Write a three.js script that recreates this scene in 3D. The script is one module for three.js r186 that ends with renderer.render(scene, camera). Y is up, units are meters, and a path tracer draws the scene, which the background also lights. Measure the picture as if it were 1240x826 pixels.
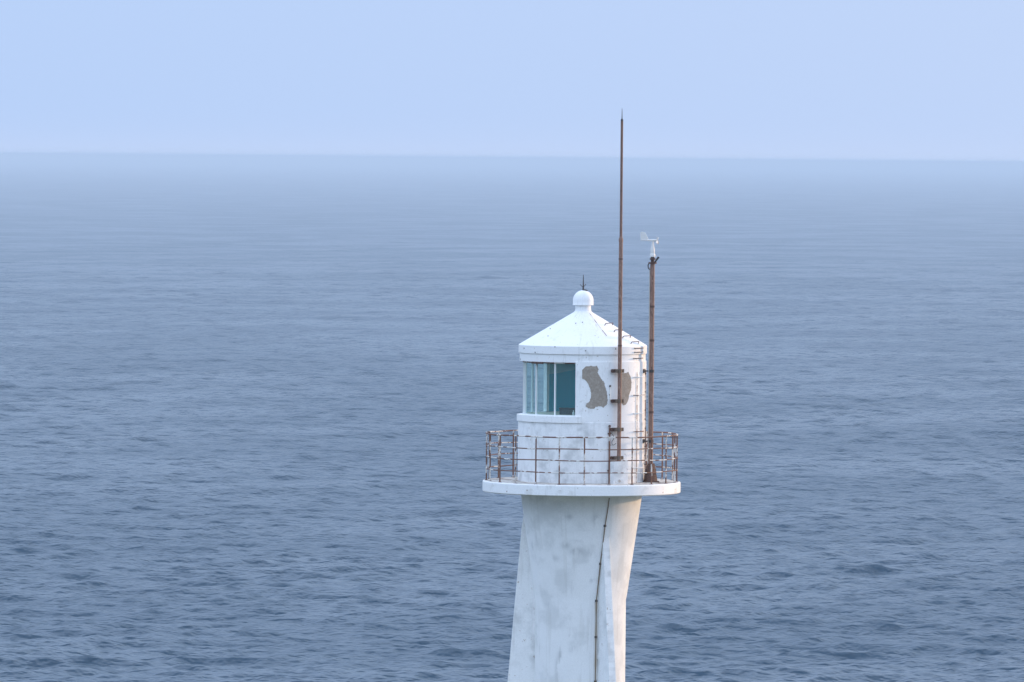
import * as THREE from 'three';
import { toCreasedNormals, mergeGeometries } from 'three/addons/utils/BufferGeometryUtils.js';

// ---------------------------------------------------------------- camera, sky, sun, exposure
const EYE = 60, DIST = 170;                       // eye above the sea, distance to the lighthouse axis (m)
const scene = new THREE.Scene();
const camera = new THREE.PerspectiveCamera(5.5632, 1240 / 826, 1, 90000);
camera.position.set(0, EYE, 0);
camera.rotation.order = 'YXZ';
camera.rotation.set(-1.4964 * Math.PI / 180, 0, 0.5 * Math.PI / 180);
camera.updateMatrixWorld();

const renderer = new THREE.WebGLRenderer({ antialias: true });
renderer.setSize(1024, 682);
renderer.toneMapping = THREE.LinearToneMapping;
renderer.toneMappingExposure = 1.07;
renderer.shadowMap.enabled = true;

const SUN_EL = 8 * Math.PI / 180, SUN_AZ = 63 * Math.PI / 180;   // low sun, ahead and to the right
const sunDir = new THREE.Vector3(Math.sin(SUN_AZ) * Math.cos(SUN_EL), Math.sin(SUN_EL), -Math.cos(SUN_AZ) * Math.cos(SUN_EL));
{
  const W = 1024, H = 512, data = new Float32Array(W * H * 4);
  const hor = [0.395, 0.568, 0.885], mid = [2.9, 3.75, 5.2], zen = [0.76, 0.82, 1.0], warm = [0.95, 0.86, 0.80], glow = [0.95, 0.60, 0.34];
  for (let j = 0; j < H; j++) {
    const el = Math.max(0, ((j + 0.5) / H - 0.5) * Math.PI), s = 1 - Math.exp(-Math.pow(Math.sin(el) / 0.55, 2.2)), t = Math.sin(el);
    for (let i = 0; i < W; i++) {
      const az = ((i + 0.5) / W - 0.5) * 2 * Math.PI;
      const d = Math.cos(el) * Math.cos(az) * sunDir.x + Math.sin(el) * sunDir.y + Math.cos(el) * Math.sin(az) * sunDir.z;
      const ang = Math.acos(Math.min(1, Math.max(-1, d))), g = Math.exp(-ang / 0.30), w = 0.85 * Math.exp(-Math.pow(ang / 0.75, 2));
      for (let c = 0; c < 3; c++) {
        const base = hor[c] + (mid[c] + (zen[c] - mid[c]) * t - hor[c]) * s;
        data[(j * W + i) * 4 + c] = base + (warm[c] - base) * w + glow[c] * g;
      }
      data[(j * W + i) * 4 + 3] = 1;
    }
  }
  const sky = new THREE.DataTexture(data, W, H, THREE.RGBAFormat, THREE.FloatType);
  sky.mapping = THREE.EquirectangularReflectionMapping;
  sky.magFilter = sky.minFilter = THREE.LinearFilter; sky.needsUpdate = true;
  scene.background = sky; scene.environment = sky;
}
const sun = new THREE.DirectionalLight(new THREE.Color().setRGB(1, 0.68, 0.42), 2.5);
sun.target.position.set(1.7, 52, -DIST); sun.position.copy(sun.target.position).addScaledVector(sunDir, 300);
sun.castShadow = true; sun.shadow.radius = 4; sun.shadow.mapSize.set(4096, 4096);
Object.assign(sun.shadow.camera, { left: -25, right: 25, top: 25, bottom: -25, near: 1, far: 700 });
scene.add(sun, sun.target);
scene.fog = new THREE.FogExp2(new THREE.Color().setRGB(0.64, 0.82, 1.0), 9e-5);

// ---------------------------------------------------------------- helpers
const rad = (d) => d * Math.PI / 180, { sin, cos, PI, sqrt, floor, min, max, exp, pow, asin, abs } = Math;
function rng(seed) { let a = seed >>> 0; return () => { a = (a + 0x6D2B79F5) >>> 0; let t = a; t = Math.imul(t ^ (t >>> 15), t | 1); t ^= t + Math.imul(t ^ (t >>> 7), t | 61); return ((t ^ (t >>> 14)) >>> 0) / 4294967296; }; }
const clamp = (x, a = 0, b = 1) => x < a ? a : x > b ? b : x, smooth = (a, b, x) => { const t = clamp((x - a) / (b - a)); return t * t * (3 - 2 * t); };
const mix3 = (a, b, t) => [a[0] + (b[0] - a[0]) * t, a[1] + (b[1] - a[1]) * t, a[2] + (b[2] - a[2]) * t];
function lattice(n, m, seed) { // periodic value noise on an n x m lattice; u, v in 0..1
  const r = rng(seed), a = Float32Array.from({ length: n * m }, r);
  return (u, v) => {
    const x = (u - floor(u)) * n, y = (v - floor(v)) * m, i = floor(x) % n, j = floor(y) % m, fx = x - floor(x), fy = y - floor(y);
    const sx = fx * fx * (3 - 2 * fx), sy = fy * fy * (3 - 2 * fy), i1 = (i + 1) % n, j1 = (j + 1) % m;
    return (a[j * n + i] * (1 - sx) + a[j * n + i1] * sx) * (1 - sy) + (a[j1 * n + i] * (1 - sx) + a[j1 * n + i1] * sx) * sy;
  };
}
function fbm(n, m, seed, oct = 5) {
  const l = Array.from({ length: oct }, (_, k) => lattice(n << k, m << k, seed + 17 * k));
  return (u, v) => { let s = 0, w = 0.5, t = 0; for (const f of l) { s += w * f(u, v); t += w; w *= 0.55; } return s / t; };
}
function texture(w, h, fn, srgb = true) {
  const d = new Uint8Array(w * h * 4);
  for (let j = 0; j < h; j++) for (let i = 0; i < w; i++) {
    const c = fn((i + 0.5) / w, (j + 0.5) / h), k = (j * w + i) * 4;
    for (let q = 0; q < 3; q++) d[k + q] = clamp(Math.round(c[q]), 0, 255);
    d[k + 3] = 255;
  }
  const t = new THREE.DataTexture(d, w, h, THREE.RGBAFormat);
  t.wrapS = t.wrapT = THREE.RepeatWrapping; t.magFilter = THREE.LinearFilter; t.minFilter = THREE.LinearMipmapLinearFilter; t.generateMipmaps = true;
  if (srgb) t.colorSpace = THREE.SRGBColorSpace;
  t.needsUpdate = true;
  return t;
}
function rep(t, metresU, metresV = metresU) { const c = t.clone(); c.repeat.set(1 / metresU, 1 / metresV); c.needsUpdate = true; return c; }
function geo(pos, uv, crease = 0.6) {
  const g = new THREE.BufferGeometry();
  g.setAttribute('position', new THREE.Float32BufferAttribute(pos, 3));
  g.setAttribute('uv', new THREE.Float32BufferAttribute(uv, 2));
  return toCreasedNormals(g, crease);
}
// Surface of revolution about the y axis; azimuth 0 faces +z, 90 faces +x. profile: [r, h] upward on the outside. uv in metres.
function rev(profile, a0 = -180, a1 = 180, seg = 96, crease = 0.6, uvRadius = 1.5) {
  const pos = [], uv = [], P = (a, [r, h]) => [r * sin(a), h, r * cos(a)];
  let len = profile[0][1];
  for (let j = 0; j + 1 < profile.length; j++) {
    const p = profile[j], q = profile[j + 1], l = Math.hypot(p[0] - q[0], p[1] - q[1]);
    for (let i = 0; i < seg; i++) {
      const a = rad(a0 + (a1 - a0) * i / seg), b = rad(a0 + (a1 - a0) * (i + 1) / seg);
      const A = P(a, p), B = P(b, p), C = P(b, q), D = P(a, q), u0 = a * uvRadius, u1 = b * uvRadius, v0 = len, v1 = len + l;
      if (p[0] > 1e-6) { pos.push(...A, ...B, ...C); uv.push(u0, v0, u1, v0, u1, v1); }
      if (q[0] > 1e-6) { pos.push(...A, ...C, ...D); uv.push(u0, v0, u1, v1, u0, v1); }
    }
    len += l;
  }
  if (a1 - a0 < 359.9) for (const [a, s] of [[rad(a0), 1], [rad(a1), -1]]) for (let j = 1; j + 2 < profile.length; j++) {
    const T = [profile[0], profile[j], profile[j + 1]]; if (s < 0) T.reverse();
    for (const p of T) { pos.push(...P(a, p)); uv.push(p[0], p[1]); }
  }
  return geo(pos, uv, crease);
}
const ring = (r0, r1, h0, h1, a0, a1, seg) => rev([[r0, h0], [r1, h0], [r1, h1], [r0, h1], [r0, h0]], a0, a1, seg, 0.3);
function box(w, h, d, bevel = 0.004) {
  const s = new THREE.Shape(); const x = w / 2 - bevel, y = h / 2 - bevel;
  s.moveTo(-x, -y); s.lineTo(x, -y); s.lineTo(x, y); s.lineTo(-x, y); s.closePath();
  const g = new THREE.ExtrudeGeometry(s, { depth: d - 2 * bevel, bevelEnabled: true, bevelSize: bevel, bevelThickness: bevel, bevelSegments: 1 });
  g.translate(0, 0, -d / 2 + bevel); return g.index ? g.toNonIndexed() : g;
}
const atAz = (g, az, r, h, extraY = 0) => g.clone().rotateY(extraY).translate(0, 0, r).rotateY(rad(az)).translate(0, h, 0);
function tube(points, radius, radial = 10, closed = false, offset = 0) { // uv: metres along, metres round
  const V = points.map((p) => p.isVector3 ? p : new THREE.Vector3(...p)), n = V.length, rings = [];
  let len = offset, up = new THREE.Vector3(0.123, 0.987, 0.31).normalize();
  const total = closed ? n + 1 : n;
  for (let i = 0; i < total; i++) {
    const p = V[i % n], prev = closed ? V[(i + n - 1) % n] : V[max(0, i - 1)], next = closed ? V[(i + 1) % n] : V[min(n - 1, i + 1)];
    const t = next.clone().sub(prev).normalize();
    let a = up.clone().addScaledVector(t, -up.dot(t)); if (a.length() < 0.1) a.set(1, 0, 0).addScaledVector(t, -t.x); a.normalize(); if (!closed) up = a.clone();
    const b = t.clone().cross(a), R = typeof radius === 'function' ? radius(i / (total - 1)) : radius;
    if (i) len += p.distanceTo(V[(i - 1) % n]);
    rings.push({ len, pts: Array.from({ length: radial }, (_, k) => p.clone().addScaledVector(a, R * cos(2 * PI * k / radial)).addScaledVector(b, R * sin(2 * PI * k / radial))), R, c: p });
  }
  const pos = [], uv = [];
  for (let i = 0; i + 1 < rings.length; i++) for (let k = 0; k < radial; k++) {
    const A = rings[i], B = rings[i + 1], k1 = (k + 1) % radial, v0 = k / radial * 2 * PI * A.R, v1 = (k + 1) / radial * 2 * PI * A.R;
    pos.push(...A.pts[k], ...A.pts[k1], ...B.pts[k1], ...A.pts[k], ...B.pts[k1], ...B.pts[k]);
    uv.push(A.len, v0, A.len, v1, B.len, v1, A.len, v0, B.len, v1, B.len, v0);
  }
  if (!closed) for (const [R, s] of [[rings[0], 1], [rings[rings.length - 1], -1]]) for (let k = 0; k < radial; k++) {
    const a = R.pts[k], b = R.pts[(k + 1) % radial];
    pos.push(...R.c, ...(s > 0 ? b : a), ...(s > 0 ? a : b)); uv.push(R.len, 0, R.len, 0.01, R.len, 0.02);
  }
  return geo(pos, uv, 0.9);
}
const on = (az, r, h) => new THREE.Vector3(r * sin(rad(az)), h, r * cos(rad(az)));
function merged(list) { return mergeGeometries(list.map((g) => { const c = g.index ? g.toNonIndexed() : g; for (const k of Object.keys(c.attributes)) if (!['position', 'normal', 'uv'].includes(k)) c.deleteAttribute(k); return c; })); }
function part(name, geometry, material, parent, label) {
  const m = new THREE.Mesh(geometry, material); m.name = name; m.castShadow = m.receiveShadow = true; if (label) m.userData.label = label; parent.add(m); return m;
}
function thing(name, label, category, pos = [0, 0, 0], group) {
  const g = new THREE.Group(); g.name = name; g.position.set(pos[0], pos[1] + LIFT, pos[2]); g.userData = { label, category }; if (group) g.userData.group = group; scene.add(g); return g;
}

// ---------------------------------------------------------------- textures and materials
const n1 = fbm(6, 6, 11, 6), n2 = fbm(16, 16, 23, 5), n3 = fbm(40, 40, 37, 4), nStreak = fbm(48, 5, 51, 4), nGrain = lattice(256, 256, 5);
const WHITE = [240, 240, 238];
const paintTex = texture(1024, 1024, (u, v) => {
  let c = WHITE.map((x) => x - 7 * (n1(u, v) - 0.5) - 9 * (nGrain(u, v) - 0.5));
  c = mix3(c, [188, 186, 178], 0.35 * smooth(0.60, 0.75, n2(u, v)) * smooth(0.45, 0.7, n1(v, u)));
  c = mix3(c, [170, 168, 160], 0.14 * smooth(0.62, 0.72, nStreak(u, v)) * smooth(0.4, 0.6, n1(u + 0.4, v)));
  c = mix3(c, [120, 96, 76], 0.5 * smooth(0.80, 0.82, n3(u, v)));
  return c;
});
const weatherTex = texture(1024, 1024, (u, v) => {
  let c = WHITE.map((x) => x - 14 * (n1(u, v) - 0.5) - 10 * (nGrain(u, v) - 0.5));
  c = mix3(c, [176, 178, 176], 0.55 * smooth(0.36, 0.80, n2(u, v)) * smooth(0.3, 0.7, n1(v, u)));
  c = mix3(c, [160, 158, 150], 0.10 * smooth(0.50, 0.75, nStreak(u, v)));
  c = mix3(c, [128, 104, 84], 0.45 * smooth(0.77, 0.80, n3(u, v)) * smooth(0.4, 0.6, n1(u, v)));
  return c;
});
const floorTex = texture(512, 512, (u, v) => {
  let c = [196, 192, 184].map((x) => x - 26 * (n1(u, v) - 0.5) - 14 * (nGrain(u, v) - 0.5));
  c = mix3(c, [118, 100, 88], 0.75 * smooth(0.5, 0.64, n2(u, v)));
  return c;
});
const rustTex = texture(1024, 128, (u, v) => { // chipped white paint over rust, along a rail
  const nn = nChip(u, v), g = nGrain(u * 2, v);
  const rust = mix3([140, 98, 76], [92, 64, 52], clamp(g * 1.3 - 0.1)), white = [226, 222, 214].map((x) => x - 16 * g);
  return mix3(rust, white, smooth(0.575, 0.62, nn));
});
function nChip(u, v) { nChip.a ??= fbm(44, 3, 71, 4); nChip.b ??= lattice(10, 1, 73); return 0.62 * nChip.a(u, v) + 0.38 * nChip.b(u, 0); }
const mastTex = texture(512, 256, (u, v) => {
  let c = [136, 104, 89].map((x) => x - 22 * (n1(u, v) - 0.5) - 14 * (nGrain(u, v) - 0.5));
  c = mix3(c, [100, 72, 60], 0.8 * smooth(0.56, 0.68, n2(u, v)));
  return mix3(c, [190, 165, 146], 0.6 * smooth(0.62, 0.72, n3(u, v)));
});
const cementTex = texture(512, 512, (u, v) => {
  const b = 0.5 * n2(u, v) + 0.5 * n3(u, v);
  return [162, 151, 138].map((x) => x + 60 * (b - 0.5) - 22 * (nGrain(u, v) - 0.5));
});
const grainBump = texture(512, 512, (u, v) => { const x = 255 * (0.6 * n3(u, v) + 0.4 * nGrain(u, v)); return [x, x, x]; }, false);
const std = (o) => new THREE.MeshStandardMaterial({ roughness: 0.7, ...o });
const M = {
  paint: std({ map: rep(paintTex, 2.7), roughness: 0.55, bumpMap: rep(grainBump, 0.9), bumpScale: 0.002 }),
  weather: std({ map: rep(weatherTex, 3.1), roughness: 0.7, bumpMap: rep(grainBump, 0.7), bumpScale: 0.004 }),
  floor: std({ map: rep(floorTex, 2.3), roughness: 0.85 }),
  rail: std({ map: rep(rustTex, 3.2, 0.2), roughness: 0.7, bumpMap: rep(grainBump, 0.3), bumpScale: 0.002 }),
  mast: std({ map: rep(mastTex, 2.2, 0.5), roughness: 0.6 }),
  rust: std({ map: rep(mastTex, 0.9, 0.4), color: new THREE.Color().setRGB(0.40, 0.36, 0.35), roughness: 0.75 }),
  iron: std({ color: new THREE.Color().setRGB(0.045, 0.04, 0.04), roughness: 0.6 }),
  cement: std({ map: rep(cementTex, 1.1), roughness: 0.95, bumpMap: rep(grainBump, 0.5), bumpScale: 0.006 }),
  teal: std({ color: new THREE.Color().setRGB(0.005, 0.42, 0.54), roughness: 0.6 }),
  tealPale: std({ color: new THREE.Color().setRGB(0.34, 0.56, 0.60), roughness: 0.6 }),
  beige: std({ color: new THREE.Color().setRGB(0.52, 0.50, 0.40), roughness: 0.7 }),
  dark: std({ color: new THREE.Color().setRGB(0.035, 0.05, 0.05), roughness: 0.5 }),
  sensor: std({ color: new THREE.Color().setRGB(0.72, 0.70, 0.66), roughness: 0.45 }),
  glass: new THREE.MeshPhysicalMaterial({ color: new THREE.Color().setRGB(0.80, 0.93, 0.92), roughness: 0.02, transmission: 0.94, thickness: 0, ior: 1.5, specularIntensity: 0.4 }),
};

// ---------------------------------------------------------------- the sea: one sheet out to the horizon, displaced by wind waves and swell
{
  const r = rng(2024), waves = [], N = 84;
  for (let i = 0; i < N; i++) {
    const t = (i + r() * 0.9) / N, lam = 1.7 * pow(34 / 1.7, t), k = 2 * PI / lam;
    const spread = 1.35 - 0.45 * t, dir = 0.16 + (r() + r() + r() - 1.5) * spread;   // angle from the line of sight
    const ak = (lam < 5 ? 0.040 : lam < 14 ? 0.034 : 0.022 * pow(14 / lam, 1.1)) * (0.75 + 0.5 * r());
    waves.push({ lam, kx: k * sin(dir), kz: k * cos(dir), a: ak / k, k, ph: r() * 2 * PI, wind: 1 });
  }
  for (const [lam, dir, a] of [[41, 0.2, 0.16], [53, -0.12, 0.14], [36, 0.42, 0.11], [67, 0.1, 0.16]]) { const k = 2 * PI / lam; waves.push({ lam, kx: k * sin(dir), kz: k * cos(dir), a, k, ph: r() * 2 * PI, wind: 0 }); }
  const gust = fbm(7, 11, 301, 4), L = 5200;
  // rings
  const R = [0, 60, 140, 240, 340, 440, 540, 600, 640];
  let d = 660; const RMAX = 60000;
  while (d < RMAX) { R.push(d); d += max(d / 970, d * d / 3.2e6); }
  R.push(RMAX);
  const A = []; // azimuths from straight ahead, dense across the view
  const inner = rad(5.6), NI = 424;
  for (let i = 0; i <= NI; i++) A.push(-inner + 2 * inner * i / NI);
  let a = inner, st = 2 * inner / NI; const side = [];
  while (a < PI - 0.02) { st = min(st * (side.length < 50 ? 1.055 : 1.35), 0.12); a = min(a + st, PI); side.push(a); }
  const az = [...side.slice().reverse().map((x) => -x), ...A, ...side];
  const nA = az.length, nR = R.length, pos = new Float32Array(nA * nR * 3), nor = new Float32Array(nA * nR * 3), uv = new Float32Array(nA * nR * 2);
  const tile = 37, ca = cos(0.37), sa = sin(0.37);
  for (let j = 0; j < nR; j++) {
    const dist = R[j], dr = j + 1 < nR ? R[j + 1] - dist : dist - R[j - 1];
    for (let i = 0; i < nA; i++) {
      const th = az[i], x0 = dist * sin(th), z0 = -dist * cos(th), da = dist * (i + 1 < nA ? az[i + 1] - th : th - az[i - 1]);
      const q = (j * nA + i), step = max(dr, da * 0.6);
      const g = 0.55 + 0.9 * gust(x0 / L, z0 / L * 0.6);
      let y = 0, sx = 0, sz = 0, dx = 0, dz = 0;
      for (const w of waves) {
        const f = smooth(1.3, 2.2, w.lam / step); if (f <= 0) continue;
        const p = w.kx * x0 + w.kz * z0 + w.ph, am = w.a * f * (w.wind ? g : 1), s = sin(p), c = cos(p);
        y += am * c; sx -= am * w.kx * s; sz -= am * w.kz * s;
        dx -= 0.75 * am * w.kx / w.k * s; dz -= 0.75 * am * w.kz / w.k * s;
      }
      pos[q * 3] = x0 + dx; pos[q * 3 + 1] = y; pos[q * 3 + 2] = z0 + dz;
      const l = 1 / sqrt(1 + sx * sx + sz * sz); nor[q * 3] = -sx * l; nor[q * 3 + 1] = l; nor[q * 3 + 2] = -sz * l;
      uv[q * 2] = (x0 * ca + z0 * sa) / tile; uv[q * 2 + 1] = (x0 * sa - z0 * ca) / tile;
    }
  }
  const idx = new Uint32Array((nA - 1) * (nR - 1) * 6); let k = 0;
  for (let j = 0; j + 1 < nR; j++) for (let i = 0; i + 1 < nA; i++) {
    const p = j * nA + i; idx[k++] = p; idx[k++] = p + 1; idx[k++] = p + nA + 1; idx[k++] = p; idx[k++] = p + nA + 1; idx[k++] = p + nA;
  }
  const g = new THREE.BufferGeometry();
  g.setAttribute('position', new THREE.BufferAttribute(pos, 3)); g.setAttribute('normal', new THREE.BufferAttribute(nor, 3)); g.setAttribute('uv', new THREE.BufferAttribute(uv, 2)); g.setIndex(new THREE.BufferAttribute(idx, 1));
  // ripples: periodic normal map of short wind waves, rms slope about 0.14
  const NT = 1024, rr = rng(77), sxm = new Float32Array(NT * NT), szm = new Float32Array(NT * NT), NC = 110;
  for (let c = 0; c < NC; c++) {
    const lam = 0.5 * pow(4.0 / 0.5, rr()), dir = 0.16 + 0.37 + (rr() + rr() - 1) * 1.5, kk = tile / lam;
    const m = Math.round(kk * sin(dir)), n = Math.round(-kk * cos(dir)), kl = Math.hypot(m, n) || 1, ph = rr() * 2 * PI, ak = 0.027 * (0.6 + 0.8 * rr());
    const cu = Array.from({ length: NT }, (_, i) => [cos(2 * PI * m * i / NT), sin(2 * PI * m * i / NT)]), cv = Array.from({ length: NT }, (_, j) => [cos(2 * PI * n * j / NT + ph), sin(2 * PI * n * j / NT + ph)]);
    for (let j = 0; j < NT; j++) for (let i = 0; i < NT; i++) {
      const s = cu[i][1] * cv[j][0] + cu[i][0] * cv[j][1], q = j * NT + i;
      sxm[q] -= ak * m / kl * s; szm[q] -= ak * n / kl * s;
    }
  }
  const nm = texture(NT, NT, (u, v) => { const q = floor(v * NT) * NT + floor(u * NT), x = -sxm[q], y = -szm[q], l = 127.5 / sqrt(1 + x * x + y * y); return [127.5 + x * l, 127.5 + y * l, 127.5 + l]; }, false);
  const sl = fbm(70, 40, 811, 4), slick = texture(1024, 1024, (u, v) => { const q = 255 * (0.80 + 0.20 * smooth(0.30, 0.66, sl(u, v))); return [q, q, q]; }, false);
  slick.repeat.set(tile / 3300, tile / 3300);
  const water = new THREE.MeshPhysicalMaterial({ color: new THREE.Color().setRGB(0.001, 0.036, 0.070), roughness: 0.40, ior: 1.333, normalMap: nm, roughnessMap: slick });
  const sea = part('sea', g, water, scene); sea.userData.kind = 'structure';
  console.log('sea', nA, nR, idx.length / 3);
}

// ---------------------------------------------------------------- the headland under the lighthouse (below the frame)
const BASE = 38.6, LIFT = 0.26;
{
  const hn = fbm(9, 9, 401, 5), pos = [], uv = [], nx = 90, nz = 130, X = 75, Z0 = 60, Z1 = -215, P = [];
  for (let j = 0; j <= nz; j++) for (let i = 0; i <= nx; i++) {
    const x = -X + 2 * X * i / nx, z = Z0 + (Z1 - Z0) * j / nz, dd = max(0, -z), n = hn(i / nx, j / nz) - 0.5;
    let y = max(BASE - 0.02, 58.2 - 0.17 * dd) + n * 2.5 * smooth(6, 16, Math.hypot(x - 1.7, z + DIST));
    const edge = min(smooth(75, 38, abs(x) + 14 * n), smooth(-212, -192, z + 10 * n), smooth(60, 30, z + 8 * n));
    y = -6 + (y + 6) * edge; P.push([x, y, z]);
  }
  for (let j = 0; j < nz; j++) for (let i = 0; i < nx; i++) {
    const A = P[j * (nx + 1) + i], B = P[j * (nx + 1) + i + 1], C = P[(j + 1) * (nx + 1) + i + 1], D = P[(j + 1) * (nx + 1) + i];
    pos.push(...A, ...B, ...C, ...A, ...C, ...D); for (const q of [A, B, C, A, C, D]) uv.push(q[0], q[2]);
  }
  const tex = texture(512, 512, (u, v) => mix3([64, 74, 46], [112, 106, 92], smooth(0.45, 0.62, n2(u, v))).map((x) => x - 30 * (nGrain(u, v) - 0.5)));
  part('headland', geo(pos, uv, 0.8), std({ map: rep(tex, 19), roughness: 0.95 }), scene).userData.kind = 'structure';
}

// ---------------------------------------------------------------- lighthouse
const CX = 1.716, O = [CX, BASE, -DIST];
const H = (y, z = 0) => EYE - (y - 191.74) * (DIST - z) / 8500 - BASE - LIFT;    // height above the base of a photo row, z metres in front of the axis
const AZ = (x, r) => asin(clamp((x - 704.8) / (r * 50.4), -1, 1)) * 180 / PI;  // azimuth of a photo column on a cylinder of radius r
const FLOOR = 51.93 - BASE, SLAB = 51.655 - BASE, SILL0 = 53.41 - BASE, SILL1 = 53.56 - BASE, HEAD = 54.83 - BASE, EAVE = 55.03 - BASE, EAVE1 = 55.225 - BASE, NECK = 56.03 - BASE, CAP = 56.185 - BASE;
const WALL = 1.545, W0 = -145, W1 = -4.5;
const lighthouse = thing('lighthouse', 'white round concrete lighthouse with conical roof and finned shaft', 'lighthouse', O);

// shaft: core with its own stains
{
  const RW = 2 * PI * 1.5, HT = SLAB + 0.02;
  const sn = fbm(14, 26, 611, 5), sn2 = fbm(60, 40, 621, 4), st2 = fbm(60, 8, 631, 4);
  const smudges = [[645, 662, 3, 7, .5], [650, 657, 3, 8, .5], [686, 661, 7, 4, .8], [698, 668, 9, 4, .9], [712, 670, 14, 7, .35], [672, 677, 8, 4, .55], [690, 626, 4, 3, .6], [722, 628, 6, 7, .6], [716, 703, 8, 3, .6], [694, 712, 2, 8, .6], [692, 775, 3, 12, .7], [696, 786, 5, 4, .8], [680, 795, 3, 9, .9], [677, 812, 4, 14, .8], [648, 781, 2, 6, .6], [655, 788, 2, 9, .4], [729, 648, 5, 9, .3], [735, 692, 8, 4, .4], [664, 735, 5, 4, .4]]
    .map(([x, y, w, h, s]) => { const r = y > 726 ? 1.1 : 1.48 - 0.38 * (y - 602) / 124; return [rad(AZ(x, r)) * 1.5, H(y, r * 0.9), w / 50, h / 50, s]; });
  const cab = [[728, 826]].map(([a, b]) => [H(a, 1.03), H(b + 120, 1.03)])[0], cu = rad(19.6) * 1.5;
  const tex = texture(1024, 2048, (u, v) => {
    const U = (u - 0.5) * RW, V = v * HT, n = sn(u, v), m = sn2(u, v);
    let c = WHITE.map((x) => x - 12 * (n - 0.5) - 10 * (nGrain(u * 3, v * 3) - 0.5));
    c = mix3(c, [196, 198, 196], 0.28 * smooth(0.5, 0.7, n));
    c = mix3(c, [178, 176, 168], 0.12 * smooth(0.6, 0.74, st2(u, v)));
    for (const [a, b, w, h, s] of smudges) { const dx = (U - a) / w, dy = (V - b) / h, q = dx * dx + dy * dy; if (q < 6) c = mix3(c, [156, 158, 158], 0.5 * s * exp(-q) * smooth(0.34, 0.56, m)); }
    if (V < cab[0] && abs(U - cu) < 0.2) { // rust run under the cable clips
      const e = abs(U - cu + 0.02 * (n - 0.5)), f = 0.62 + 0.38 * sin(V * 9 + 6 * n);
      c = mix3(c, [190, 168, 134], 0.5 * f * exp(-e * e / 0.0022) * smooth(0.25, 0.5, m + 0.15));
    }
    return c;
  });
  tex.wrapS = tex.wrapT = THREE.ClampToEdgeWrapping;
  const core = rev([[1.10, -0.05], [1.10, 49.05 - BASE], [1.13, 49.2 - BASE], [1.48, SLAB + 0.01]], -180, 180, 120, 0.25);
  const uvs = core.attributes.uv, p = core.attributes.position;
  for (let i = 0; i < uvs.count; i++) uvs.setXY(i, uvs.getX(i) / RW + 0.5, p.getY(i) / HT);
  part('shaft', core, std({ map: tex, roughness: 0.72, bumpMap: (() => { const b = rep(grainBump, 0.09, 0.06); b.repeat.set(11, 16); return b; })(), bumpScale: 0.004 }), lighthouse);
  // three fins flaring downward
  const fin = (azimuth, pts, t = 0.22) => {
    const s = new THREE.Shape(); s.moveTo(0.6, -0.05);
    const base = pts[0][0] + 0.9;
    s.lineTo(base + 1.3, -0.05); s.quadraticCurveTo(base - 0.3, 3.6, pts[0][0], pts[0][1]); for (const q of pts.slice(1)) s.lineTo(...q); s.lineTo(0.6, pts[pts.length - 1][1]); s.closePath();
    const b = 0.012, g = new THREE.ExtrudeGeometry(s, { depth: t - 2 * b, bevelEnabled: true, bevelSize: b, bevelThickness: b, bevelOffset: -b, bevelSegments: 2, curveSegments: 20 });
    g.translate(0, 0, -t / 2 + b); g.rotateY(rad(azimuth - 90));   // local +x turned to the azimuth
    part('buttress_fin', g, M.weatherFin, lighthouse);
  };
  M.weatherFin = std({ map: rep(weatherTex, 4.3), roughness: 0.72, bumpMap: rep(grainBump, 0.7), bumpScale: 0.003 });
  const L = [[1.746, 47.05 - BASE], [1.44, 50.77 - BASE], [1.36, 51.3 - BASE], [1.25, 51.6 - BASE]], Rr = [[1.76, 47.05 - BASE], [1.304, 50.855 - BASE], [1.25, 51.3 - BASE], [1.2, 51.6 - BASE]];
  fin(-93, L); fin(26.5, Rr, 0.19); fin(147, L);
}
// gallery slab, drum, wall, roof
const slab = part('gallery_slab', rev([[1.2, SLAB], [2.375, SLAB], [2.40, SLAB + 0.02], [2.40, FLOOR - 0.03], [2.385, FLOOR - 0.008], [2.37, FLOOR - 0.004]], -180, 180, 160, 0.5), M.paint, lighthouse);
part('walkway_floor', rev([[2.37, FLOOR - 0.004], [1.2, FLOOR]], -180, 180, 120), M.floor, slab, 'stained grey walkway surface of the gallery');
part('service_drum', rev([[1.55, FLOOR - 0.01], [1.55, SILL0 - 0.02], [1.54, SILL0], [0.2, SILL0]], -180, 180, 140, 0.4), M.weather, lighthouse, 'blotchy weathered white drum above the gallery');
const wall = part('lantern_wall', ring(1.40, WALL, SILL0, HEAD + 0.02, W1, 360 + W0, 120), M.paint, lighthouse);
part('wall_lining', (() => { // painted lining inside, its upper edge sloping
  const pos = [], uv = [], n = 80; const top = (a) => HEAD - 0.36 + 0.12 * smooth(0, 1, (360 + W0 - a) / 37) ;
  for (let i = 0; i < n; i++) { const a = W1 + (360 + W0 - W1) * i / n, b = W1 + (360 + W0 - W1) * (i + 1) / n, A = on(a, 1.392, SILL1), B = on(b, 1.392, SILL1), C = on(b, 1.392, top(b)), D = on(a, 1.392, top(a));
    pos.push(...A, ...C, ...B, ...A, ...D, ...C); uv.push(0, 0, 1, 1, 1, 0, 0, 0, 0, 1, 1, 1); }
  return geo(pos, uv);
})(), M.teal, wall, 'teal painted lining inside the lantern');
part('wall_lining', ring(1.393, 1.398, HEAD - 0.40, HEAD, W1 + 0.5, 359.5 + W0, 80), M.tealPale, wall, 'pale band above the teal lining');
part('lantern_floor', rev([[1.385, SILL1 - 0.01], [0, SILL1 - 0.01]], -180, 180, 64), M.beige, lighthouse, 'beige floor inside the lantern');
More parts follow.
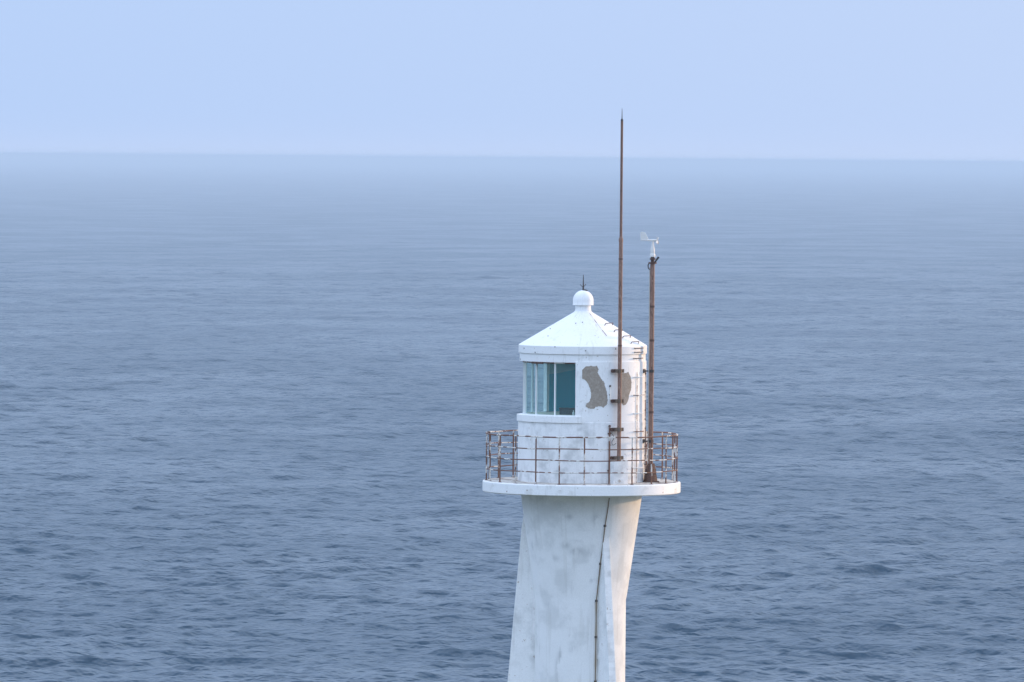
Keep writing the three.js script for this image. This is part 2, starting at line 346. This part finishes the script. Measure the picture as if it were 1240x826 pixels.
part('window_sill', ring(1.30, 1.585, SILL0 - 0.03, SILL1 - 0.03, W0 - 2, W1 + 3.5, 70), M.paint, lighthouse);
const roof = part('roof', rev([[0.02, HEAD + 0.03], [1.40, HEAD + 0.03], [1.40, HEAD], [1.525, HEAD], [1.525, EAVE - 0.015], [1.555, EAVE], [1.555, EAVE1 - 0.01], [1.54, EAVE1 + 0.005], [0.23, NECK - 0.02], [0.20, NECK + 0.01], [0.19, NECK + 0.06], [0.19, CAP + 0.02]], -180, 180, 140, 0.32), M.paint, lighthouse);
part('ventilator_cap', rev([[0.15, CAP + 0.01], [0.25, CAP], [0.255, CAP + 0.01], [0.25, CAP + 0.02], [0.25, CAP + 0.11], ...Array.from({ length: 12 }, (_, i) => [0.25 * cos(rad((i + 1) * 7.5)), CAP + 0.11 + 0.25 * sin(rad((i + 1) * 7.5))])], -180, 180, 64, 0.5), M.paint, roof);
part('finial_spike', merged([tube([[0, CAP + 0.34, 0], [0, CAP + 0.50, 0], [0, CAP + 0.735, 0]], (t) => 0.024 - 0.016 * t, 8), tube([[0, CAP + 0.42, 0], [-0.05, CAP + 0.47, 0.01], [-0.075, CAP + 0.50, 0.01]], 0.007, 6), tube([[0, CAP + 0.43, 0], [0.035, CAP + 0.47, 0.02], [0.06, CAP + 0.51, 0.02]], 0.007, 6), tube([[-0.02, CAP + 0.362, 0.02], [0.06, CAP + 0.36, 0.03], [0.10, CAP + 0.345, 0.03]], 0.02, 8)]), M.iron, roof, 'thin black spike with small prongs');
for (const [az, h, r] of [[-66, EAVE1 - 0.08, 1.557], [-26, EAVE1 - 0.02, 1.557], [2, EAVE1 - 0.1, 1.557], [-48, EAVE + 0.03, 1.557], [30, EAVE1 - 0.06, 1.557], [-80, HEAD + 0.04, 1.527]]) part('bolt', atAz(new THREE.IcosahedronGeometry(0.014, 1), az, r, h), M.iron, roof);
for (const [az, r] of [[-46, 1.18], [-16, 0.66], [-2, 0.62], [-62, 0.9]]) part('bolt', atAz(new THREE.IcosahedronGeometry(0.013, 1), az, r, NECK - 0.02 - (r - 0.23) * 0.594 + 0.004), M.rust, roof);
part('vent_flap', merged([atAz(box(0.36, 0.05, 0.06), -46, 1.525, HEAD - 0.022), atAz(box(0.04, 0.06, 0.03), -52, 1.47, HEAD - 0.02)]), M.rust, roof, 'rusty brown flap under the eave');
part('roof_conductor', tube([on(33, 0.27, NECK - 0.02), on(30, 0.6, NECK - 0.225), on(29, 0.95, NECK - 0.43), on(29, 1.16, NECK - 0.555)], 0.006, 6), M.rail, roof);
// glazing
const frame = new THREE.Group(); frame.name = 'lantern_window'; lighthouse.add(frame);
{
  const GR = 1.425, n = 6, da = (W1 - W0) / n, h0 = SILL1 - 0.03, h1 = HEAD + 0.01;
  for (let i = 0; i <= n; i++) if (i > 0 && i < n) part('mullion', atAz(box(0.036, h1 - h0, 0.05), W0 + da * i, GR, (h0 + h1) / 2), M.railWhite ??= std({ color: new THREE.Color().setRGB(0.78, 0.80, 0.78), roughness: 0.5 }), frame);
  for (let i = 0; i < n; i++) {
    const a = W0 + da * i, b = a + da, w = 2 * GR * sin(rad(da / 2));
    const g = new THREE.PlaneGeometry(w - 0.03, h1 - h0); part('pane', atAz(g, (a + b) / 2, GR * cos(rad(da / 2)), (h0 + h1) / 2), M.glass, frame);
  }
  part('jamb', atAz(box(0.10, h1 - h0 + 0.02, 0.14), W1 - 0.5, 1.475, (h0 + h1) / 2), M.paint, frame);
  part('jamb', atAz(box(0.10, h1 - h0 + 0.02, 0.14), W0 + 0.5, 1.475, (h0 + h1) / 2), M.paint, frame);
  part('head_rail', ring(GR - 0.03, GR + 0.03, h1 - 0.045, h1 - 0.004, W0, W1, 60), M.rail, frame);
  part('bottom_rail', ring(GR - 0.03, GR + 0.03, h0, h0 + 0.03, W0, W1, 60), M.railWhite, frame);
}
// peeled patches: the outline in photo columns and rows, wrapped on the wall
function patch(name, outline, r, proud, material, parent, label, cell = 0.012, jag = 0.0) {
  const poly = outline.map(([x, y]) => { const a = AZ(x, r); return [rad(a) * r, H(y, r * cos(rad(a)))]; }), nz = fbm(19, 19, outline.length * 7 + 3, 4);
  const xs = poly.map((p) => p[0]), ys = poly.map((p) => p[1]), x0 = min(...xs) - 0.05, y0 = min(...ys) - 0.05, nx = Math.ceil((max(...xs) + 0.05 - x0) / cell), ny = Math.ceil((max(...ys) + 0.05 - y0) / cell);
  const inside = (px, py) => { px += jag * (nz(px / 3, py / 3) - 0.5); py += jag * (nz(py / 3 + 0.3, px / 3) - 0.5); let c = false; for (let i = 0, j = poly.length - 1; i < poly.length; j = i++) { const [xi, yi] = poly[i], [xj, yj] = poly[j]; if ((yi > py) !== (yj > py) && px < (xj - xi) * (py - yi) / (yj - yi) + xi) c = !c; } return c; };
  const cells = new Set(); for (let j = 0; j < ny; j++) for (let i = 0; i < nx; i++) if (inside(x0 + (i + 0.5) * cell, y0 + (j + 0.5) * cell)) cells.add(j * nx + i);
  const pos = [], uv = [], q = (i, j, R) => { const a = (x0 + i * cell) / r; return [R * sin(a), y0 + j * cell, R * cos(a)]; }, R1 = r + proud, R0 = r - 0.01;
  const quad = (A, B, C, D, i, j) => { pos.push(...A, ...B, ...C, ...A, ...C, ...D); const u = i * cell, v = j * cell; uv.push(u, v, u + cell, v, u + cell, v + cell, u, v, u + cell, v + cell, u, v + cell); };
  for (const c of cells) {
    const i = c % nx, j = floor(c / nx);
    quad(q(i, j, R1), q(i + 1, j, R1), q(i + 1, j + 1, R1), q(i, j + 1, R1), i, j);
    if (!cells.has(c - 1)) quad(q(i, j, R0), q(i, j, R1), q(i, j + 1, R1), q(i, j + 1, R0), i, j);
    if (!cells.has(c + 1)) quad(q(i + 1, j, R1), q(i + 1, j, R0), q(i + 1, j + 1, R0), q(i + 1, j + 1, R1), i, j);
    if (!cells.has(c - nx)) quad(q(i, j, R0), q(i + 1, j, R0), q(i + 1, j, R1), q(i, j, R1), i, j);
    if (!cells.has(c + nx)) quad(q(i, j + 1, R1), q(i + 1, j + 1, R1), q(i + 1, j + 1, R0), q(i, j + 1, R0), i, j);
  }
  return part(name, geo(pos, uv, 0.5), material, parent, label);
}
const crop = (list) => list.map(([u, v]) => [695 + u / 7.51, 410 + v / 7.51]);
patch('cement_patch', crop([[65, 285], [95, 255], [195, 250], [210, 275], [205, 305], [240, 370], [268, 405], [272, 435], [290, 490], [298, 560], [290, 595], [262, 628], [245, 615], [190, 622], [175, 638], [120, 636], [100, 618], [105, 590], [135, 572], [148, 530], [145, 470], [120, 410], [85, 372], [65, 365]]), WALL, 0.005, M.cement, wall, 'long bare grey cement patch where paint came off', 0.012, 0.03);
patch('cement_patch', crop([[422, 312], [470, 310], [485, 298], [505, 340], [517, 400], [512, 460], [495, 510], [485, 560], [465, 600], [445, 605], [432, 590], [422, 560]]), WALL, 0.005, M.cement, wall, 'narrow bare grey cement patch behind the brown mast', 0.012, 0.03);
// step irons up the wall and the roof
{
  const w = 0.36, az = 59, iron = (r, h, out, tilt, mat) => {
    const T = [cos(rad(az)), 0, -sin(rad(az))], N = [sin(rad(az)) * cos(tilt), sin(tilt), cos(rad(az)) * cos(tilt)], c = on(az, r, h);
    const p = (s, o) => new THREE.Vector3(c.x + T[0] * s + N[0] * o, c.y + N[1] * o, c.z + T[2] * s + N[2] * o);
    part('step_iron', tube([p(-w / 2, -0.03), p(-w / 2, out * 0.8), p(-w / 2 + 0.02, out), p(w / 2 - 0.02, out), p(w / 2, out * 0.8), p(w / 2, -0.03)], 0.010, 8, false, r * 7 + h * 3.3), mat, lighthouse);
  };
  for (const r of [0.72, 0.98, 1.22, 1.45]) iron(r, NECK - 0.02 - (r - 0.23) * 0.594, 0.05, rad(59), M.rust);
  iron(1.553, EAVE1 - 0.05, 0.05, 0, M.rust); iron(1.553, EAVE + 0.05, 0.05, 0, M.rust); iron(1.524, EAVE - 0.1, 0.07, 0, M.rust);
  for (const y of [456, 478, 500, 522, 544, 566]) iron(y > 508 ? 1.55 : WALL, H(y, 0.8), 0.09, 0, y === 478 || y === 522 ? M.rail : M.railWhite);
}

// ---------------------------------------------------------------- railing round the gallery
{
  const g = thing('gallery_railing', 'rusty round railing with chipped white paint on the gallery edge', 'railing', [CX, BASE + FLOOR - 0.004, -DIST]), RR = 2.32;
  [1.14, 0.855, 0.58, 0.29].forEach((h, k) => part('rail', tube(Array.from({ length: 144 }, (_, i) => on(i * 2.5, RR + 0.004 * sin(i * 0.7 + k), h + 0.006 * sin(i * 0.31 + k * 2))), k ? 0.0135 : 0.0175, 8, true, k * 0.77), M.rail, g));
  for (let i = 0; i < 24; i++) {
    const a = 1 + i * 15, post = part('post', tube([on(a, RR - 0.012, -0.02), on(a, RR - 0.012, 0.6), on(a, RR - 0.012, 1.15)], 0.0185, 8, false, i * 1.37), M.rail, g);
    part('base_plate', atAz(box(0.07, 0.014, 0.07), a, RR - 0.012, 0.005), M.rust, post);
  }
}

// ---------------------------------------------------------------- lightning rod mast on the wall
{
  const x = 0.878, z = 1.455, az = Math.atan2(x, z) * 180 / PI, R = Math.hypot(x, z), h = (y) => H(y, z) + BASE;
  const y0 = h(558), g = thing('lightning_rod_mast', 'tall brown lightning rod mast clamped to the lantern wall', 'mast', [CX + x, y0, -DIST + z]);
  const c = h(290) - y0, top = h(146.5) - y0;
  part('lower_tube', tube([[0, 0, 0], [0, c * 0.5, 0], [0, c, 0]], 0.047, 16), M.mast, g);
  part('collar', rev([[0.02, c - 0.05], [0.054, c - 0.05], [0.054, c + 0.02], [0.036, c + 0.06], [0.036, c + 0.09]], -180, 180, 20), M.mast, g);
  for (const yy of [314, 419]) part('joint_band', rev([[0.03, h(yy) - y0], [0.053, h(yy) - y0], [0.053, h(yy) - y0 + 0.03], [0.03, h(yy) - y0 + 0.03]], -180, 180, 20), M.rust, g);
  part('upper_tube', tube([[0, c, 0], [0, c + 1.4, 0], [0, top, 0]], (t) => 0.034 - 0.003 * t, 14), M.mastDark ??= std({ map: rep(mastTex, 1.7, 0.4), color: new THREE.Color().setRGB(0.72, 0.7, 0.72), roughness: 0.55 }), g);
  part('spike', merged([rev([[0.01, top], [0.03, top], [0.03, top + 0.04], [0.014, top + 0.06]], -180, 180, 12), tube([[0, top, 0], [0, top + 0.15, 0], [0, top + 0.31, 0]], (t) => 0.015 - 0.010 * t, 8)]), M.iron, g);
  const T = new THREE.Vector3(cos(rad(az)), 0, -sin(rad(az))), N = new THREE.Vector3(sin(rad(az)), 0, cos(rad(az)));
  for (const yy of [449, 485.5, 520, 554.5]) {
    const hh = h(yy) - y0, wallR = yy > 508 ? 1.55 : WALL, b = R - wallR;
    const bx = (w, hgt, d, s, o) => box(w, hgt, d).rotateY(rad(az)).translate(T.x * s + N.x * o, hh, T.z * s + N.z * o);
    const br = part('bracket', merged([bx(0.34, 0.085, 0.035, -0.01, -0.065), bx(0.03, 0.07, b - 0.05, -0.14, -b / 2 - 0.03), bx(0.03, 0.06, b - 0.05, 0.12, -b / 2 - 0.03)]), M.rust, g);
    part('clamp', merged([rev([[0.044, hh - 0.045], [0.06, hh - 0.045], [0.06, hh + 0.045], [0.044, hh + 0.045]], -180, 180, 18), bx(0.04, 0.075, 0.11, 0.085, -0.02), bx(0.04, 0.075, 0.11, -0.085, -0.02)]), M.clampMetal ??= std({ map: rep(cementTex, 0.4), color: new THREE.Color().setRGB(0.45, 0.38, 0.33), roughness: 0.6, metalness: 0.2 }), br);
  }
  // masonry pedestal under the mast
  const ph = BASE + FLOOR - 0.004, gg = thing('mast_pedestal', 'small white concrete pedestal under the brown lightning rod mast', 'pedestal', [CX, ph, -DIST]);
  part('block', ring(1.545, 1.80, 0, y0 - ph, az - 6.5, az + 6.5, 10), M.weather, gg);
}

// ---------------------------------------------------------------- anemometer mast and wind monitor
{
  const x = 1.662, z = 0.50, h = (y) => H(y + 0.8, z) + BASE, y0 = BASE + FLOOR - 0.003, top = h(317) - y0;
  const g = thing('anemometer_mast', 'brown instrument mast on a flared base standing on the gallery', 'mast', [CX + x, y0, -DIST + z]);
  const sq = (w0, w1, b, t) => { const G = new THREE.CylinderGeometry(w1 * 0.7071 * 2, w0 * 0.7071 * 2, t - b, 4, 1); G.rotateY(PI / 4 + 0.3).translate(0, (b + t) / 2, 0); return G.toNonIndexed(); };
  part('base', sq(0.135, 0.075, 0.03, h(560) - y0), M.rust, g, 'dark rusty tapered base');
  part('base_plate', box(0.34, 0.035, 0.34).rotateY(0.3).translate(0, 0.016, 0), M.rust, g);
  for (const s of [-1, 1]) part('gusset', box(0.02, 0.3, 0.06).translate(s * 0.12, 0.17, 0).rotateY(0.3), M.rust, g);
  part('pole', tube([[0, h(562) - y0, 0], [0, top / 2, 0], [0, top, 0]], 0.054, 16), M.mast, g);
  for (const yy of [371, 412, 499]) part('joint_band', rev([[0.04, h(yy) - y0], [0.061, h(yy) - y0], [0.061, h(yy) - y0 + 0.05], [0.04, h(yy) - y0 + 0.05]], -180, 180, 18), M.rust, g);
  part('conduit', tube([[-0.066, 0.3, 0.03], [-0.066, 2.5, 0.03], [-0.066, top - 0.1, 0.03]], 0.011, 6), M.sensorGrey ??= std({ color: new THREE.Color().setRGB(0.42, 0.39, 0.34), roughness: 0.6 }), g);
  part('flange', rev([[0.02, top - 0.02], [0.10, top - 0.02], [0.10, top + 0.02], [0.02, top + 0.02]], -180, 180, 24), M.rust, g);
  part('horn', merged([tube([[0.04, top, 0.06], [0.09, top + 0.07, 0.07], [0.145, top + 0.15, 0.08]], (t) => 0.018 + 0.01 * t, 8)]), M.iron, g);
  part('cable_gland', tube([[-0.09, top - 0.01, 0.02], [-0.11, top - 0.06, 0.03], [-0.10, top - 0.13, 0.03], [-0.06, top - 0.16, 0.03]], 0.014, 6), M.iron, g);
  const wallX = -x, az = Math.atan2(x, z);
  for (const yy of [448, 533]) {
    const hh = h(yy) - y0, r = Math.hypot(x, z), w = yy > 508 ? 1.55 : WALL, L = r - w + 0.02;
    part('wall_strut', merged([box(0.03, 0.03, L).translate(0, hh, -L / 2).rotateY(az), rev([[0.045, hh - 0.035], [0.066, hh - 0.035], [0.066, hh + 0.035], [0.045, hh + 0.035]], -180, 180, 18), box(0.16, 0.10, 0.02).translate(0, hh, -(r - w) + 0.008).rotateY(az)]), M.iron, g);
  }
  const wm = thing('wind_monitor', 'white propeller wind monitor with tail fin on the mast top', 'wind sensor', [CX + x, y0 + top + 0.018, -DIST + z]);
  const q = (y) => h(y) - y0 - top - 0.018;
  part('mounting_neck', merged([tube([[0, 0, 0], [0, q(309.5), 0]], 0.045, 14), rev([[0.03, 0.06], [0.068, 0.06], [0.068, 0.10], [0.03, 0.10]], -180, 180, 20)]), M.rust, wm);
  part('housing', rev([[0.02, q(309.5)], [0.066, q(309.5)], [0.066, q(306.5)], [0.05, q(305.5)], [0.054, q(303)], [0.048, q(300)], [0.032, q(296)], [0.022, q(292)], [0.02, q(289.5)]], -180, 180, 20, 0.7), M.sensor, wm);
  const vane = new THREE.Group(); vane.name = 'vane'; vane.position.y = q(289.5); vane.rotation.y = rad(-16); wm.add(vane);
  part('body', tube([[-0.27, 0.005, 0], [-0.2, 0.005, 0], [0, 0, 0], [0.06, 0, 0], [0.10, 0, 0], [0.125, 0, 0]], (t) => t < 0.3 ? 0.014 : t < 0.5 ? 0.026 : t < 0.9 ? 0.03 : 0.012, 12), M.sensor, vane);
  const fs = new THREE.Shape(); fs.moveTo(-0.30, -0.005); fs.lineTo(-0.31, 0.17); fs.quadraticCurveTo(-0.30, 0.20, -0.27, 0.20); fs.lineTo(-0.215, 0.195); fs.quadraticCurveTo(-0.19, 0.19, -0.175, 0.155); fs.lineTo(-0.10, 0.01); fs.closePath();
  const fg = new THREE.ExtrudeGeometry(fs, { depth: 0.008, bevelEnabled: true, bevelSize: 0.003, bevelThickness: 0.003, bevelSegments: 1 }); fg.translate(0, 0, -0.004);
  part('tail_fin', fg, M.sensor, vane);
  for (let i = 0; i < 4; i++) {
    const bs = new THREE.Shape(); bs.moveTo(-0.012, 0.01); bs.quadraticCurveTo(-0.035, 0.06, -0.022, 0.105); bs.quadraticCurveTo(0, 0.12, 0.02, 0.10); bs.quadraticCurveTo(0.026, 0.05, 0.012, 0.01); bs.closePath();
    const bg = new THREE.ExtrudeGeometry(bs, { depth: 0.005, bevelEnabled: true, bevelSize: 0.002, bevelThickness: 0.002, bevelSegments: 1 });
    bg.rotateY(0.6).rotateX(0); bg.rotateY(PI / 2); bg.rotateX(rad(38 + 90 * i)); bg.translate(0.115, 0, 0); part('propeller_blade', bg, M.sensor, vane);
  }
}

// ---------------------------------------------------------------- cables, conduits and the equipment inside
{
  const pts = [[738, 603, 1.48], [736.5, 615, 1.445], [733.2, 637, 1.375], [728, 683, 1.235], [723.6, 728, 1.11], [723.4, 772, 1.10], [723.2, 826, 1.10]];
  const P = pts.map(([x, y, r]) => on(AZ(x, r + 0.022), r + 0.022, H(y, r * 0.92))); P.push(on(19.8, 1.13, 0.02));
  const g = thing('ground_cable', 'thin rust stained cable running down the white shaft', 'cable', O);
  part('wire', tube(P, 0.013, 6), M.cableBrown ??= std({ color: new THREE.Color().setRGB(0.20, 0.145, 0.09), roughness: 0.8 }), g);
  const clip = box(0.055, 0.05, 0.06), clipAt = (p) => part('clip', clip.clone().translate(0, 0, -0.02).rotateY(Math.atan2(p.x, p.z)).translate(p.x, p.y, p.z), M.iron, g);
  for (const i of [2, 3, 4, 5, 6]) clipAt(P[i]);
  for (let k = 1; k < 9; k++) { const p = P[6].clone(); p.y -= 0.98 * k; if (p.y > 0.3) clipAt(new THREE.Vector3(P[6].x, p.y, P[6].z)); }

  const c1 = thing('wall_conduit', 'thin rusty conduit between the step irons of the lantern wall', 'conduit', O);
  part('pipe', tube([on(57, WALL + 0.018, H(450, 0.8)), on(57, WALL + 0.022, H(505, 0.8)), on(57, 1.572, H(512, 0.8)), on(57, 1.57, FLOOR)], 0.008, 6), M.rail, c1);
  const c2 = thing('edge_cable', 'dark clipped cable beside the instrument mast on the lantern wall', 'cable', O);
  part('wire', tube([on(78, WALL + 0.014, H(447, 0.3)), on(78, WALL + 0.016, H(505, 0.3)), on(78, 1.568, H(513, 0.3)), on(78, 1.566, FLOOR)], 0.010, 6), M.rail, c2);
  for (let y = 452; y < 580; y += 11) part('clip', atAz(box(0.04, 0.025, 0.03), 78, (y > 508 ? 1.555 : WALL) + 0.01, H(y, 0.3)), M.iron, c2);
  const c3 = thing('drum_conduit', 'upright rusty pipe on the drum left of the pedestal', 'conduit', O);
  part('pipe', tube([on(24.2, 1.585, FLOOR), on(24.2, 1.585, H(550, 1.4)), on(24.2, 1.585, H(516, 1.4))], 0.02, 8, false, 1.1), M.rail, c3);
  part('cap', rev([[0.005, 0], [0.028, 0], [0.028, 0.04], [0.01, 0.05]], -180, 180, 12).translate(...on(24.2, 1.585, H(517, 1.4))), M.rust, c3);
  for (const y of [525, 570]) part('clip', atAz(box(0.07, 0.03, 0.05), 24.2, 1.57, H(y, 1.4)), M.rust, c3);
  const c4 = thing('short_rod', 'short white rod with dark tip between the cement patches', 'rod', O);
  part('rod', tube([on(24.6, WALL + 0.02, H(484, 1.4)), on(24.6, WALL + 0.02, H(468, 1.4))], 0.013, 8), M.railWhite, c4);
  part('tip', rev([[0.004, 0], [0.022, 0], [0.022, 0.04], [0.004, 0.05]], -180, 180, 12).translate(...on(24.6, WALL + 0.02, H(468.5, 1.4))), M.iron, c4);
  part('clip', atAz(box(0.03, 0.03, 0.03), 24.6, WALL + 0.01, H(478, 1.4)), M.rust, c4);
  const c5 = thing('loose_wire', 'loose looping black wire between pipe and brown mast', 'wire', O);
  part('wire', tube(new THREE.CatmullRomCurve3([on(25, 1.59, H(524, 1.5)), on(27.2, 1.60, H(527, 1.5)), on(27.6, 1.62, H(531, 1.5)), on(26.2, 1.60, H(535, 1.5)), on(27.2, 1.59, H(539, 1.5)), on(29.5, 1.64, H(537, 1.5))]).getPoints(30), 0.007, 6), M.iron, c5);
  // equipment on the lantern floor
  const b = thing('equipment_box', 'dark box on the floor inside the glazed lantern', 'box', [CX - 0.35, BASE + SILL1 - 0.01, -DIST + 0.55]);
  part('case', box(0.42, 0.13, 0.30, 0.015).translate(0, 0.065, 0), M.dark, b); part('lid', box(0.43, 0.03, 0.31, 0.01).translate(0, 0.145, 0), M.dark, b);
  const bt = thing('small_fitting', 'small white fitting beside the window jamb inside the lantern', 'fitting', [CX - 0.22, BASE + SILL1 - 0.01, -DIST + 1.12]);
  part('stem', rev([[0.01, 0], [0.03, 0], [0.03, 0.06], [0.012, 0.09], [0.012, 0.12]], -180, 180, 12), M.sensor, bt);
}
renderer.render(scene, camera);
